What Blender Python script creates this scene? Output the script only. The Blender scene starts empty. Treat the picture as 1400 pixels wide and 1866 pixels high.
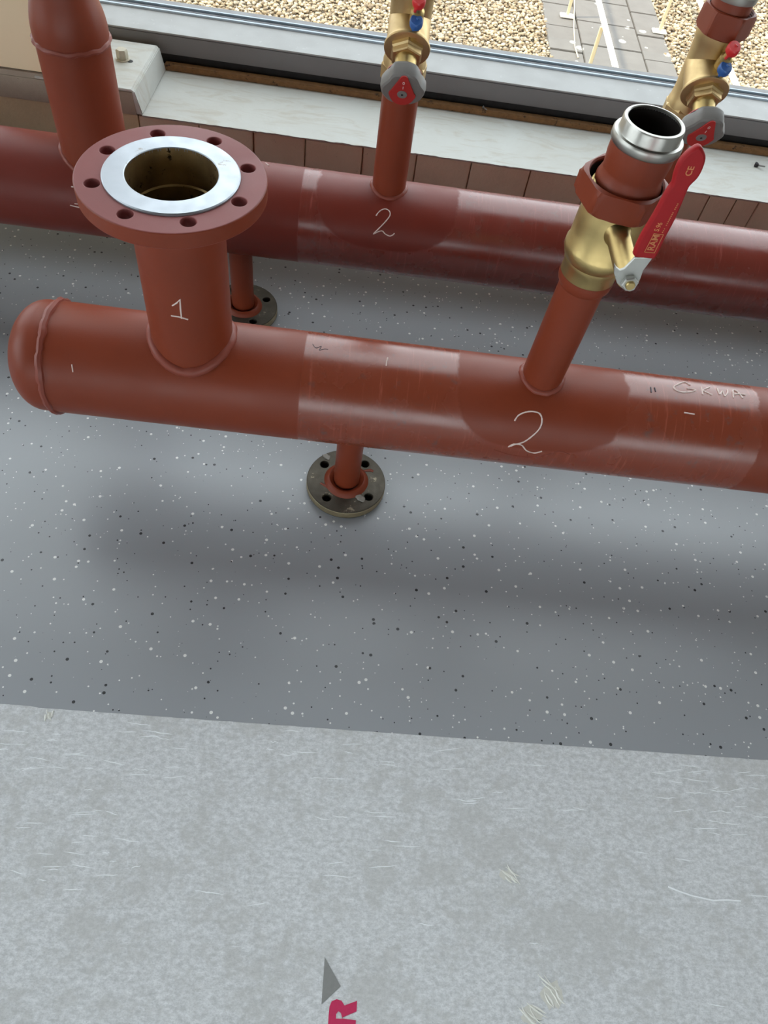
import bpy, bmesh, math, random
import numpy as np
from mathutils import Vector, Matrix, noise

random.seed(7); np.random.seed(7)
scene = bpy.context.scene
COL = scene.collection

# ------------------------------------------------------------------ camera
F_PX = 1363.35
CAM_R = np.array([[0.9921946813776666, -0.10904953551863841, -0.060480683271932976],
                  [0.05513761822990887, 0.8186858401634158, -0.5715884342530516],
                  [0.11184613226126097, 0.5637922435783339, 0.8183084679869231]])
CAM_C = np.array([-0.0078026, -0.8080414, 1.0890788])
cd = bpy.data.cameras.new('camera')
cd.sensor_fit = 'HORIZONTAL'; cd.sensor_width = 36.0; cd.lens = F_PX / 1400 * 36.0
cd.clip_start = 0.01; cd.clip_end = 200
cam = bpy.data.objects.new('camera', cd); COL.objects.link(cam)
mw = Matrix.Identity(4)
for i in range(3):
    for j in range(3): mw[i][j] = CAM_R[i, j]
    mw[i][3] = CAM_C[i]
cam.matrix_world = mw
scene.camera = cam

# ------------------------------------------------------------------ world, sun, exposure
world = bpy.data.worlds.new('sky'); scene.world = world; world.use_nodes = True
bg = world.node_tree.nodes['Background']
bg.inputs[0].default_value = (0.90, 0.95, 1.0, 1); bg.inputs[1].default_value = 1.0
sl = bpy.data.lights.new('sun', 'SUN'); sl.energy = 1.5; sl.angle = math.radians(3); sl.color = (1.0, 0.86, 0.66)
sun = bpy.data.objects.new('sun', sl); COL.objects.link(sun)
sun.rotation_euler = Vector((0.62, 0.22, -0.75)).to_track_quat('-Z', 'Y').to_euler()
vs = scene.view_settings
vs.view_transform = 'Standard'; vs.look = 'None'; vs.exposure = 1.85; vs.gamma = 1.0; vs.use_curve_mapping = False
scene.cycles.max_bounces = 10; scene.cycles.diffuse_bounces = 6; scene.cycles.transparent_max_bounces = 12
scene.cycles.caustics_reflective = False; scene.cycles.caustics_refractive = False

# ------------------------------------------------------------------ measured sizes (metres)
H1, R1 = 0.2446, 0.0825            # front header axis height and radius
Y2, H2, R2 = 0.4266, 0.2468, 0.0822
XB1, XB2, XB2B, XL, XF2, XRB = -0.2436, 0.2656, 0.0181, -0.4967, -0.2529, 0.4720
ZF = 0.5678                         # top of the big flange
RB1, RB2 = 0.0570, 0.0300
T2 = Vector((0.0284, -0.0077, 1.0)).normalized()   # slight lean of the front small branch
YL, ZL = 0.620, 0.2866               # ledge front face, ledge top
ZG = -1.10                          # gravel roof outside

def ray(u, v):
    d = CAM_R @ np.array([u - 700.0, -(v - 933.0), -F_PX]); return d / np.linalg.norm(d)
def at(u, v, axis, val):
    d = ray(u, v); return Vector(CAM_C + d * ((val - CAM_C[axis]) / d[axis]))
def on_plane(u, v, p, n):
    d = Vector(ray(u, v)); c = Vector(CAM_C); return c + d * ((p - c).dot(n) / d.dot(n))
def on_cyl(u, v, p, a, r):
    d = Vector(ray(u, v)); c = Vector(CAM_C) - p
    dd = d - a * d.dot(a); cc = c - a * c.dot(a)
    A = dd.dot(dd); B = 2 * dd.dot(cc); Cq = cc.dot(cc) - r * r
    disc = max(B * B - 4 * A * Cq, 0); t = (-B - math.sqrt(disc)) / (2 * A)
    hit = Vector(CAM_C) + d * t; q = hit - p; nrm = (q - a * q.dot(a)).normalized()
    return hit, nrm

def lin(c):
    return tuple(((x / 255) / 12.92 if x / 255 <= 0.04045 else ((x / 255 + 0.055) / 1.055) ** 2.4) for x in c)

# ------------------------------------------------------------------ materials
class NT:
    def __init__(s, name):
        s.m = bpy.data.materials.new(name); s.m.use_nodes = True; s.t = s.m.node_tree
        s.b = s.t.nodes['Principled BSDF']; s.out = s.t.nodes['Material Output']
        s.co = s.n('ShaderNodeTexCoord').outputs['Object']
    def n(s, ty, **kw):
        nd = s.t.nodes.new(ty)
        for k, v in kw.items(): setattr(nd, k, v)
        return nd
    def put(s, sock, v):
        if hasattr(v, 'is_linked') or isinstance(v, bpy.types.NodeSocket): s.t.links.new(v, sock)
        elif isinstance(v, (tuple, list)) and len(v) == 3 and sock.type == 'RGBA': sock.default_value = (*v, 1)
        else: sock.default_value = v
    def noise(s, scale, detail=4, rough=0.55, vec=None, stretch=None, dist=0.0):
        vec = vec or s.co
        if stretch:
            mp = s.n('ShaderNodeMapping'); mp.inputs['Scale'].default_value = stretch
            s.put(mp.inputs['Vector'], vec); vec = mp.outputs[0]
        nd = s.n('ShaderNodeTexNoise'); s.put(nd.inputs['Vector'], vec)
        nd.inputs['Scale'].default_value = scale; nd.inputs['Detail'].default_value = detail
        nd.inputs['Roughness'].default_value = rough; nd.inputs['Distortion'].default_value = dist
        return nd.outputs['Fac']
    def voro(s, scale, out='Distance', rnd=1.0):
        nd = s.n('ShaderNodeTexVoronoi'); s.put(nd.inputs['Vector'], s.co); nd.inputs['Scale'].default_value = scale
        nd.inputs['Randomness'].default_value = rnd
        return nd.outputs
    def ramp(s, fac, lo, hi, a=0.0, b=1.0):
        nd = s.n('ShaderNodeMapRange', interpolation_type='SMOOTHSTEP'); s.put(nd.inputs[0], fac)
        for i, v in enumerate((lo, hi, a, b)): nd.inputs[1 + i].default_value = v
        return nd.outputs[0]
    def math(s, op, a, b=0.0, c=0.0):
        nd = s.n('ShaderNodeMath', operation=op); s.put(nd.inputs[0], a); s.put(nd.inputs[1], b); s.put(nd.inputs[2], c)
        return nd.outputs[0]
    def mix(s, fac, a, b):
        nd = s.n('ShaderNodeMix', data_type='RGBA'); s.put(nd.inputs[0], fac); s.put(nd.inputs[6], a); s.put(nd.inputs[7], b)
        return nd.outputs[2]
    def xyz(s):
        nd = s.n('ShaderNodeSeparateXYZ'); s.put(nd.inputs[0], s.co); return nd.outputs
    def bump(s, h, strength=0.3, dist=0.001):
        nd = s.n('ShaderNodeBump'); nd.inputs['Strength'].default_value = strength; nd.inputs['Distance'].default_value = dist
        s.put(nd.inputs['Height'], h); s.t.links.new(nd.outputs[0], s.b.inputs['Normal'])
    def fin(s, color=None, rough=None, metal=None, spec=None, coat=None, coatr=None):
        for k, v in (('Base Color', color), ('Roughness', rough), ('Metallic', metal), ('Specular IOR Level', spec),
                     ('Coat Weight', coat), ('Coat Roughness', coatr)):
            if v is not None: s.put(s.b.inputs[k], v)
        return s.m

def simple(name, c, rough=0.5, metal=0.0, var=0.15, scale=30, bump=0.0, bscale=400, spec=None, wear=None, wscale=60, wthr=0.66):
    t = NT(name)
    c = lin(c); lo = tuple(x * (1 - var) for x in c); hi = tuple(min(1, x * (1 + var)) for x in c)
    col = t.mix(t.noise(scale), lo, hi)
    if wear: col = t.mix(t.ramp(t.noise(wscale, 6, 0.7), wthr, wthr + 0.05), col, lin(wear))
    if bump: t.bump(t.noise(bscale, 5), bump, 0.001)
    rg = t.ramp(t.noise(scale * 2.3), 0.3, 0.7, max(0.02, rough - 0.06), rough + 0.06)
    return t.fin(col, rg, metal, spec)

RED = (126, 55, 33)
def paint(name, base=RED, rough=0.42, kind=None):
    t = NT(name); c = lin(base)
    col = t.mix(t.noise(9, 5, 0.6), tuple(x * 0.86 for x in c), tuple(x * 1.12 for x in c))
    fine = t.noise(900, 3)
    col = t.mix(t.ramp(t.noise(160, 5, 0.7), 0.70, 0.78), col, tuple(min(1, x * 1.5 + 0.02) for x in c))
    col = t.mix(t.ramp(t.noise(220, 4, 0.7), 0.74, 0.78), col, lin((60, 30, 26)))
    rg = t.ramp(t.noise(14, 4), 0.3, 0.7, rough - 0.05, rough + 0.07); spec = 0.30
    if kind:
        x, y, z = t.xyz()
        hx, hy, hz, ry, xa, xb, ex, bxp = kind
        wob = t.math('MULTIPLY', t.math('SUBTRACT', t.noise(25, 5, 0.65), 0.5), 0.05)
        # arc position round the header, 0 on top, + towards the front
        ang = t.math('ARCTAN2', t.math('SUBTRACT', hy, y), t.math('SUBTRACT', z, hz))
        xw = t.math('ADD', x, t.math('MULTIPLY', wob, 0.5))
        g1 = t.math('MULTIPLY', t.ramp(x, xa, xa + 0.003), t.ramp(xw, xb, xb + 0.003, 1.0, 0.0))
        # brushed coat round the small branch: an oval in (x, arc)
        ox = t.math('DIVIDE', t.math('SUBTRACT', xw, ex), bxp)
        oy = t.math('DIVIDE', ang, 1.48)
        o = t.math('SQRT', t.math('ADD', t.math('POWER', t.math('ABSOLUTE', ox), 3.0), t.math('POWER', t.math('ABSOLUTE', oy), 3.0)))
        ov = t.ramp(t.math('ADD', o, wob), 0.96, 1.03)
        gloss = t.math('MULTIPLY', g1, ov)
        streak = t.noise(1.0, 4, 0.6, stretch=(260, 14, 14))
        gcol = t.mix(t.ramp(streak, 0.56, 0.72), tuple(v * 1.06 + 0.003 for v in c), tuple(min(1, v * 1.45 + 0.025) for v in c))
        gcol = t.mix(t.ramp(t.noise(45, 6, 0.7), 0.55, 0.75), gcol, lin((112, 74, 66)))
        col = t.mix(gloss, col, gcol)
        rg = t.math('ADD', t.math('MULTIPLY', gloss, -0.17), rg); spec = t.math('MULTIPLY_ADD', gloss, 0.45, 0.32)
    t.bump(t.math('ADD', fine, t.math('MULTIPLY', t.noise(60, 4), 1.5)), 0.10, 0.001)
    return t.fin(col, rg, 0.0, spec)

M = {}
M['red'] = paint('red_oxide_paint')
M['red_h1'] = paint('red_oxide_header_front', kind=(0, 0.0, H1, R1, -0.083, 0.60, XB2 + 0.005, 0.128))
M['red_h2'] = paint('red_oxide_header_back', (116, 46, 35), kind=(0, Y2, H2, R2, -0.135, 2.0, XB2B + 0.0, 0.125))
M['red_sky_tint'] = paint('red_oxide_sky_tint', (140, 80, 78), 0.5)  # purple-pink tint puts the sky reflection on the flange into the paint
M['weld'] = paint('painted_weld', (134, 68, 55), 0.4)
M['chalk'] = simple('white_chalk', (225, 205, 198), 0.9, var=0.12, scale=300)
M['white_pen'] = simple('white_marker', (214, 190, 182), 0.7, var=0.15, scale=200)
M['ink'] = simple('dark_ink', (60, 45, 55), 0.6)
M['steel'] = simple('machined_steel', (168, 166, 160), 0.36, 1.0, var=0.12, scale=18)
M['steel_face'] = simple('machined_steel_face', (172, 177, 183), 0.46, 1.0, var=0.1, scale=25, wear=(150, 146, 140), wscale=30, wthr=0.62)
M['bore'] = simple('stained_steel_bore', (176, 150, 108), 0.38, 0.85, var=0.5, scale=40, wear=(70, 56, 40), wscale=90, wthr=0.60)
M['dark_bore'] = simple('dark_bore', (38, 32, 30), 0.5, 0.5, var=0.3)
M['raw_flange'] = simple('raw_steel_flange', (80, 74, 64), 0.5, 0.6, var=0.45, scale=45, bump=0.4, bscale=300, wear=(150, 140, 120), wscale=45, wthr=0.62)
M['raw_edge'] = simple('raw_steel_edge', (165, 150, 120), 0.45, 0.7, var=0.3, scale=70, bump=0.3, bscale=250)
M['brass'] = simple('brass', (200, 176, 120), 0.40, 1.0, var=0.14, scale=30, bump=0.08, bscale=700, wear=(120, 90, 45), wscale=120, wthr=0.68)
M['brass_cast'] = simple('cast_brass', (196, 170, 124), 0.46, 1.0, var=0.12, scale=40, bump=0.12, bscale=900)
M['brass_dark'] = simple('dull_brass', (160, 128, 76), 0.4, 1.0, var=0.2, scale=60)
M['zinc'] = simple('zinc_plate', (196, 196, 190), 0.42, 0.85, var=0.12, scale=60, wear=(150, 150, 145), wscale=90)
M['mortar'] = simple('mortar', (150, 146, 138), 0.8, var=0.3, scale=200, bump=0.5)
M['lever_red'] = simple('red_plastic_sleeve', (158, 28, 32), 0.5, var=0.06, scale=60, bump=0.05, spec=0.25)
M['gold_print'] = simple('gold_print', (206, 132, 82), 0.5)
M['wheel_grey'] = simple('grey_plastic', (112, 108, 104), 0.5, var=0.06)
M['wheel_red'] = simple('red_plastic', (168, 38, 34), 0.45, var=0.06)
M['cap_red'] = simple('red_cap', (206, 40, 42), 0.4, var=0.05)
M['cap_blue'] = simple('blue_cap', (44, 92, 158), 0.45, var=0.05)
M['label_white'] = simple('white_digit', (220, 205, 200), 0.6)
M['black'] = simple('black_hole', (14, 12, 12), 0.7)
M['frame_dark'] = simple('anthracite_frame', (116, 113, 113), 0.5, var=0.12, scale=14, wear=(124, 116, 110), wscale=25, wthr=0.72)
M['frame_sheen'] = simple('frame_sky_sheen', (154, 153, 151), 0.45, var=0.07, scale=12, wear=(170, 170, 168), wscale=80, wthr=0.62)  # sky reflection and dust on the dark frame top, put into a pale colour
M['gap_shade'] = simple('painted_gap_shade', (28, 26, 26), 0.7)  # near-black paints the shadow in the gap below the window frame
M['spacer'] = simple('glazing_spacer', (176, 188, 200), 0.4)  # pale blue holds the sky reflected in the metal spacer, as plain colour
M['foam'] = simple('brown_foam_strip', (128, 92, 56), 0.85, var=0.4, scale=90, bump=0.8, bscale=180, wear=(70, 50, 34), wscale=60, wthr=0.6)
M['wall_white'] = simple('white_wall_paint', (205, 203, 198), 0.8, var=0.05)
M['wall_tan'] = simple('tan_wall_paint', (128, 118, 106), 0.8, var=0.05)
M['ceiling'] = simple('ceiling_paint', (112, 108, 102), 0.85, var=0.04)
M['cream'] = simple('cream_column_paint', (240, 220, 184), 0.7, var=0.03, scale=6, wear=(244, 228, 198), wscale=10, wthr=0.6)
M['white_rail'] = simple('white_rail_paint', (236, 234, 226), 0.5, var=0.04)
M['rail_cream'] = simple('cream_post_paint', (222, 208, 172), 0.5, var=0.06)
M['bolt'] = simple('painted_bolt', (186, 178, 158), 0.5, var=0.15, scale=120)
M['nail'] = simple('grey_plug', (52, 48, 50), 0.6)
M['nail_shaft'] = simple('grey_shaft', (128, 126, 122), 0.5, 0.5)

def ledge_mat():
    t = NT('white_ledge_paint'); c = t.mix(t.noise(7, 6, 0.65, dist=0.6), lin((180, 177, 168)), lin((200, 203, 200)))
    swirl = t.noise(1.0, 6, 0.65, stretch=(7, 26, 10), dist=2.0)
    c = t.mix(t.ramp(swirl, 0.48, 0.70, 0, 0.5), c, lin((170, 160, 144)))
    c = t.mix(t.ramp(t.noise(150, 4, 0.7), 0.73, 0.76), c, lin((104, 94, 84)))
    t.bump(t.noise(70, 6), 0.25, 0.002)
    return t.fin(c, 0.6, 0)
M['ledge'] = ledge_mat()
def conc(name, a, b, spot):
    t = NT(name); c = t.mix(t.noise(22, 7, 0.68), lin(a), lin(b))
    c = t.mix(t.ramp(t.noise(60, 6, 0.75), 0.66, 0.74), c, lin(spot))
    t.bump(t.noise(110, 7, 0.7), 0.5, 0.002); return t.fin(c, 0.85, 0)
M['concrete_brown'] = conc('brown_concrete', (204, 190, 168), (224, 210, 188), (130, 114, 98))
M['concrete_grey'] = conc('grey_concrete', (150, 138, 124), (178, 166, 148), (100, 90, 78))
M['plaster_cream'] = conc('cream_plaster', (196, 180, 146), (226, 210, 172), (150, 132, 102))

def floor_mat():
    t = NT('grey_flaked_epoxy'); c = t.mix(t.noise(2.2, 5), lin((157, 160, 164)), lin((162, 165, 169)))
    for sc, lo, hi in ((75, 0.07, 0.19), (120, 0.06, 0.16)):
        o = t.voro(sc); sep = t.n('ShaderNodeSeparateColor'); t.put(sep.inputs[0], o['Color'])
        size = t.ramp(sep.outputs[2], 0, 1, lo, hi)
        inside = t.math('LESS_THAN', o['Distance'], size)
        white = t.math('MULTIPLY', inside, t.math('GREATER_THAN', sep.outputs[0], 0.62))
        black = t.math('MULTIPLY', inside, t.math('LESS_THAN', sep.outputs[0], 0.20))
        c = t.mix(white, c, lin((246, 246, 242))); c = t.mix(black, c, lin((40, 40, 42)))
    return t.fin(c, 0.33, 0, 0.6)
M['floor'] = floor_mat()

def fleece_mat():
    t = NT('grey_white_fleece')
    a = t.noise(1.0, 8, 0.78, stretch=(110, 170, 140)); b = t.noise(9, 5, 0.6); d = t.noise(1.0, 6, 0.8, stretch=(420, 640, 400))
    c = t.mix(t.ramp(a, 0.32, 0.70), lin((184, 185, 186)), lin((226, 227, 229)))
    c = t.mix(t.ramp(t.math('ADD', t.math('MULTIPLY', b, 0.5), t.math('MULTIPLY', t.noise(42, 6, 0.7), 0.5)), 0.46, 0.60, 0, 0.55), c, lin((182, 181, 178)))
    c = t.mix(t.ramp(d, 0.50, 0.68, 0, 0.75), c, lin((168, 169, 171)))
    c = t.mix(t.ramp(t.noise(1.0, 5, 0.7, stretch=(18, 330, 60)), 0.66, 0.74, 0, 0.6), c, lin((240, 243, 246)))
    x, y, z = t.xyz()
    t.bump(t.math('ADD', t.noise(1.0, 7, 0.7, stretch=(40, 140, 60)), t.math('MULTIPLY', d, 0.4)), 0.35, 0.0015)
    return t.fin(c, 0.7, 0, 0.35)
M['fleece'] = fleece_mat()
M['foam_core'] = simple('board_core', (222, 208, 170), 0.8, var=0.08)
M['fibre'] = simple('torn_fibre', (226, 225, 219), 0.8, var=0.12, scale=150)
M['scuff'] = simple('scuffed_fleece', (204, 202, 194), 0.8, var=0.12, scale=250, bump=0.5)
M['wrinkle'] = simple('fleece_wrinkle', (236, 238, 240), 0.6, var=0.05, scale=100)
M['magenta'] = simple('magenta_print', (190, 38, 86), 0.65, var=0.1, scale=160)
M['grey_print'] = simple('grey_print', (132, 132, 130), 0.7, var=0.12, scale=160)

def gravel_mat():
    t = NT('pale_gravel_stone')
    g = t.n('ShaderNodeNewGeometry'); o = g.outputs['Random Per Island']
    cr = t.n('ShaderNodeValToRGB'); t.put(cr.inputs[0], o); e = cr.color_ramp.elements
    e[0].position = 0; e[0].color = (*lin((112, 96, 76)), 1); e[1].position = 1; e[1].color = (*lin((196, 184, 162)), 1)
    for p, c in ((0.2, (142, 124, 98)), (0.45, (158, 140, 112)), (0.7, (214, 196, 164)), (0.85, (140, 130, 116))):
        k = cr.color_ramp.elements.new(p); k.color = (*lin(c), 1)
    return t.fin(cr.outputs[0], 0.75, 0)
M['gravel'] = gravel_mat()
def gravel_bed():
    t = NT('gravel_bed'); o = t.voro(38)
    c = t.mix(t.math('MULTIPLY', o['Distance'], 1.0), lin((150, 134, 110)), lin((84, 74, 60)))
    t.bump(o['Distance'], 0.8, 0.02); return t.fin(c, 0.9, 0)
M['gravel_bed'] = gravel_bed()
def paver_mat():
    t = NT('grey_paver'); c = t.mix(t.noise(9, 6, 0.65), lin((96, 92, 88)), lin((118, 114, 110)))
    o = t.voro(9.5); sep = t.n('ShaderNodeSeparateColor'); t.put(sep.inputs[0], o['Color'])
    d = t.math('ADD', o['Distance'], t.math('MULTIPLY', t.math('SUBTRACT', t.noise(60, 4), 0.5), 0.12))
    spot = t.math('MULTIPLY', t.math('LESS_THAN', d, t.ramp(sep.outputs[1], 0, 1, 0.08, 0.27)), t.math('GREATER_THAN', sep.outputs[0], 0.38))
    c = t.mix(spot, c, lin((176, 174, 168)))
    t.bump(t.noise(120, 5), 0.3, 0.002); return t.fin(c, 0.85, 0)
M['paver'] = paver_mat()
def glass_mat():
    t = NT('window_glass'); t.t.nodes.remove(t.b)
    tr = t.n('ShaderNodeBsdfTransparent'); tr.inputs[0].default_value = (0.90, 0.94, 0.93, 1)
    gl = t.n('ShaderNodeBsdfGlossy'); gl.inputs['Roughness'].default_value = 0.0; gl.inputs[0].default_value = (0.9, 0.95, 1, 1)
    fr = t.n('ShaderNodeFresnel'); fr.inputs[0].default_value = 1.45
    mx = t.n('ShaderNodeMixShader'); t.put(mx.inputs[0], fr.outputs[0]); t.put(mx.inputs[1], tr.outputs[0]); t.put(mx.inputs[2], gl.outputs[0])
    t.t.links.new(mx.outputs[0], t.out.inputs[0]); return t.m
M['glass'] = glass_mat()

# ------------------------------------------------------------------ mesh helpers
class B:
    def __init__(s): s.v = []; s.f = []
    def add(s, vs_, fs):
        o = len(s.v); s.v += [tuple(p) for p in vs_]; s.f += [tuple(i + o for i in q) for q in fs]; return s
    def box(s, x0, x1, y0, y1, z0, z1):
        return s.add([(x0,y0,z0),(x1,y0,z0),(x1,y1,z0),(x0,y1,z0),(x0,y0,z1),(x1,y0,z1),(x1,y1,z1),(x0,y1,z1)],
                     [(0,3,2,1),(4,5,6,7),(0,1,5,4),(1,2,6,5),(2,3,7,6),(3,0,4,7)])
    def lathe(s, prof, seg=56, mat=None, closed=False, caps=(False, False), rmod=None, phase=0.0):
        n = len(prof); vs_ = []; fs = []
        for r, z in prof:
            for k in range(seg):
                a = 2 * math.pi * k / seg + phase; rr = r * (rmod(a, z) if rmod else 1)
                p = Vector((rr * math.cos(a), rr * math.sin(a), z)); vs_.append(mat @ p if mat else p)
        m = n if closed else n - 1
        for i in range(m):
            j = (i + 1) % n
            for k in range(seg):
                l = (k + 1) % seg; fs.append((i*seg+k, i*seg+l, j*seg+l, j*seg+k))
        if caps[0]: fs.append(tuple(reversed(range(seg))))
        if caps[1]: fs.append(tuple((n-1)*seg + k for k in range(seg)))
        return s.add(vs_, fs)
    def tube(s, pts, rad, n=8, closed=False, jit=0.0):
        pts = [Vector(p) for p in pts]; m = len(pts); vs_ = []; fs = []; up = None
        for i, p in enumerate(pts):
            a = pts[(i - 1) % m] if (closed or i) else p; b = pts[(i + 1) % m] if (closed or i < m - 1) else p
            t = (b - a).normalized()
            if up is None: up = t.orthogonal().normalized()
            up = (up - t * up.dot(t)).normalized(); w = t.cross(up)
            r = (rad[i] if isinstance(rad, (list, tuple)) else rad)
            for k in range(n):
                an = 2 * math.pi * k / n; rr = r * (1 + random.uniform(-jit, jit))
                vs_.append(p + up * (rr * math.cos(an)) + w * (rr * math.sin(an)))
        for i in range(m if closed else m - 1):
            j = (i + 1) % m
            for k in range(n):
                l = (k + 1) % n; fs.append((i*n+k, i*n+l, j*n+l, j*n+k))
        if not closed: fs += [tuple(reversed(range(n))), tuple((m-1)*n + k for k in range(n))]
        return s.add(vs_, fs)
    def mesh(s, name, smooth=35, bevel=0.0):
        me = bpy.data.meshes.new(name); me.from_pydata(s.v, [], s.f); me.update()
        bm = bmesh.new(); bm.from_mesh(me); bmesh.ops.recalc_face_normals(bm, faces=bm.faces)
        if bevel:
            es = [e for e in bm.edges if len(e.link_faces) == 2 and e.calc_face_angle(0) > 0.6]
            bmesh.ops.bevel(bm, geom=es, offset=bevel, segments=2, affect='EDGES', clamp_overlap=True)
        bm.to_mesh(me); bm.free()
        fin_mesh(me, smooth); return me
def fin_mesh(me, smooth=35):
    if smooth:
        me.polygons.foreach_set('use_smooth', [True] * len(me.polygons)); me.set_sharp_from_angle(angle=math.radians(smooth))

def flat(loops, depth, bevel=0.0, mat=None, name='plate', smooth=35):
    """filled 2D outline with holes, extruded from z=0 to z=depth"""
    cu = bpy.data.curves.new('tmp', 'CURVE'); cu.dimensions = '2D'; cu.fill_mode = 'BOTH'
    cu.extrude = max(depth / 2 - bevel, 1e-5); cu.bevel_depth = bevel; cu.bevel_resolution = 1; cu.offset = -bevel
    for lp in loops:
        sp = cu.splines.new('POLY'); sp.points.add(len(lp) - 1); sp.use_cyclic_u = True
        for i, q in enumerate(lp): sp.points[i].co = (q[0], q[1], 0, 1)
    ob = bpy.data.objects.new('tmp', cu); me = bpy.data.meshes.new_from_object(ob)
    me.name = name
    me.transform(Matrix.Translation((0, 0, depth / 2)))
    if mat: me.transform(mat)
    bpy.data.objects.remove(ob); bpy.data.curves.remove(cu)
    fin_mesh(me, smooth); return me
def text_mesh(body, size, depth, mat, bold=0.0, align='LEFT'):
    cu = bpy.data.curves.new('tmp', 'FONT'); cu.body = body; cu.size = size; cu.extrude = depth / 2; cu.offset = bold; cu.align_x = align
    ob = bpy.data.objects.new('tmp', cu); me = bpy.data.meshes.new_from_object(ob)
    me.transform(mat); bpy.data.objects.remove(ob); bpy.data.curves.remove(cu); return me
def circle(r, n=48, cx=0, cy=0, ph=0): return [(cx + r * math.cos(2*math.pi*k/n + ph), cy + r * math.sin(2*math.pi*k/n + ph)) for k in range(n)]
def frame(o, x, y, z):
    m = Matrix.Identity(4)
    for i, a in enumerate((x, y, z, o)):
        for j in range(3): m[j][i] = a[j]
    return m
def axis_frame(o, z, xhint=Vector((1, 0, 0))):
    z = Vector(z).normalized(); x = (xhint - z * xhint.dot(z)).normalized(); return frame(o, x, z.cross(x), z)

def ob(name, me, mat, parent=None, **props):
    if isinstance(me, B): me = me.mesh(name)
    o = bpy.data.objects.new(name, me); COL.objects.link(o)
    if mat is not None:
        me.materials.clear(); me.materials.append(M[mat] if isinstance(mat, str) else mat)
    if parent is not None:
        o.parent = parent; root = parent
        w = WORLD.get(parent.name, Matrix.Identity(4)); o.matrix_parent_inverse = w.inverted()
    for k, v in props.items(): o[k] = v
    return o
WORLD = {}
def empty(name, loc, label, cat, group=None):
    e = bpy.data.objects.new(name, None); COL.objects.link(e); e.location = loc; e.empty_display_size = 0.05
    WORLD[e.name] = Matrix.Translation(loc); e['label'] = label; e['category'] = cat
    if group: e['group'] = group
    return e
def tag(o, label, cat, group=None):
    o['label'] = label; o['category'] = cat
    if group: o['group'] = group
    return o
def struct(name, me, mat, label, cat):
    o = ob(name, me, mat); o['kind'] = 'structure'; o['label'] = label; o['category'] = cat; return o

# ------------------------------------------------------------------ the setting
X0, X1, YF, ZC = -2.6, 3.0, -3.0, 3.2
YW = 1.01                                                    # outer face of the parapet
struct('floor', B().box(X0, X1, YF, YW, -0.12, 0.0), 'floor', 'grey epoxy floor with white and black flakes', 'floor')
wb = struct('wall_back', B().box(X0, X1, YL + 0.012, YW, 0.0, ZL - 0.004), 'concrete_brown', 'low concrete parapet wall with white painted ledge under the window', 'wall')
# ledge slab with a slightly ragged front edge
def ledge_mesh(x0, x1):
    b = B(); n = int((x1 - x0) / 0.006); ft = []; fb = []; bt = []; bb = []
    for i in range(n + 1):
        x = x0 + (x1 - x0) * i / n; j = 0.0022 * (noise.noise((x * 45, 3, 0)) + 0.6 * noise.noise((x * 160, 9, 0)))
        ft.append((x, YL + j - 0.001, ZL)); fb.append((x, YL + j + 0.001, ZL - 0.004)); bt.append((x, YW, ZL)); bb.append((x, YW, ZL - 0.004))
    vs_ = ft + fb + bt + bb; m = n + 1; fs = []
    for i in range(n):
        fs += [(i, i+1, 2*m+i+1, 2*m+i), (m+i, m+i+1, i+1, i), (m+i, 3*m+i, 3*m+i+1, m+i+1), (2*m+i, 2*m+i+1, 3*m+i+1, 3*m+i)]
    fs += [(0, 2*m, 3*m, m), (n, m+n, 3*m+n, 2*m+n)]
    return b.add(vs_, fs)
ob('ledge_slab', ledge_mesh(-0.468, X1), 'ledge', wb)
seams = [-0.477, -0.36, -0.2545, -0.152, -0.0375, 0.07, 0.18, 0.30, 0.42, 0.55, 0.672, 0.728, 0.775, 0.89, 1.0, 1.11, 1.22]
for a, b_ in zip(seams[:-1], seams[1:]):
    dy = random.uniform(-0.0015, 0.0015)
    ob('facing_block', B().box(a + 0.0012, b_ - 0.0012, YL + 0.003 + dy, YL + 0.02, 0.0, ZL - 0.004).mesh('facing_block', 0, 0.0012), 'concrete_brown', wb)
ob('plaster_face', B().box(X0, -0.478, YL + 0.003, YL + 0.02, 0.0, at(40, 182, 1, YL).z), 'plaster_cream', wb)

# column with its concrete base on the left
ZP = at(245, 164, 1, YL).z; ZPB = at(40, 182, 1, YL).z; YP = 0.802
XBR = at(245, 164, 1, YL).x; XBB = at(290, 88, 1, YP).x
cb = empty('column_base', (-0.66, 0.70, ZL), 'raised white-topped concrete pad with a hex bolt at the left end of the ledge', 'concrete pad')
def hexa(q0, q1, z0, z1): # q: four (x, y) corners at z0 and z1
    return B().add([(*p, z0) for p in q0] + [(*p, z1) for p in q1], [(0,3,2,1),(4,5,6,7),(0,1,5,4),(1,2,6,5),(2,3,7,6),(3,0,4,7)])
ob('pad_body', hexa([(X0, YL), (XBR - 0.001, YL), (XBB - 0.001, YP), (X0, YP)], [(X0, YL), (XBR - 0.004, YL), (XBB - 0.004, YP), (X0, YP)], ZPB, ZP - 0.004).mesh('pad_body', 0, 0.002), 'concrete_grey', cb)
ob('pad_top_coat', hexa([(-0.66, YL - 0.001), (XBR - 0.003, YL - 0.001), (XBB - 0.001, YP + 0.001), (-0.66, YP + 0.001)], [(-0.66, YL - 0.001), (XBR - 0.006, YL - 0.001), (XBB - 0.004, YP), (-0.66, YP)], ZP - 0.004, ZP).mesh('pad_top_coat', 0, 0.001), 'ledge', cb)
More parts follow.
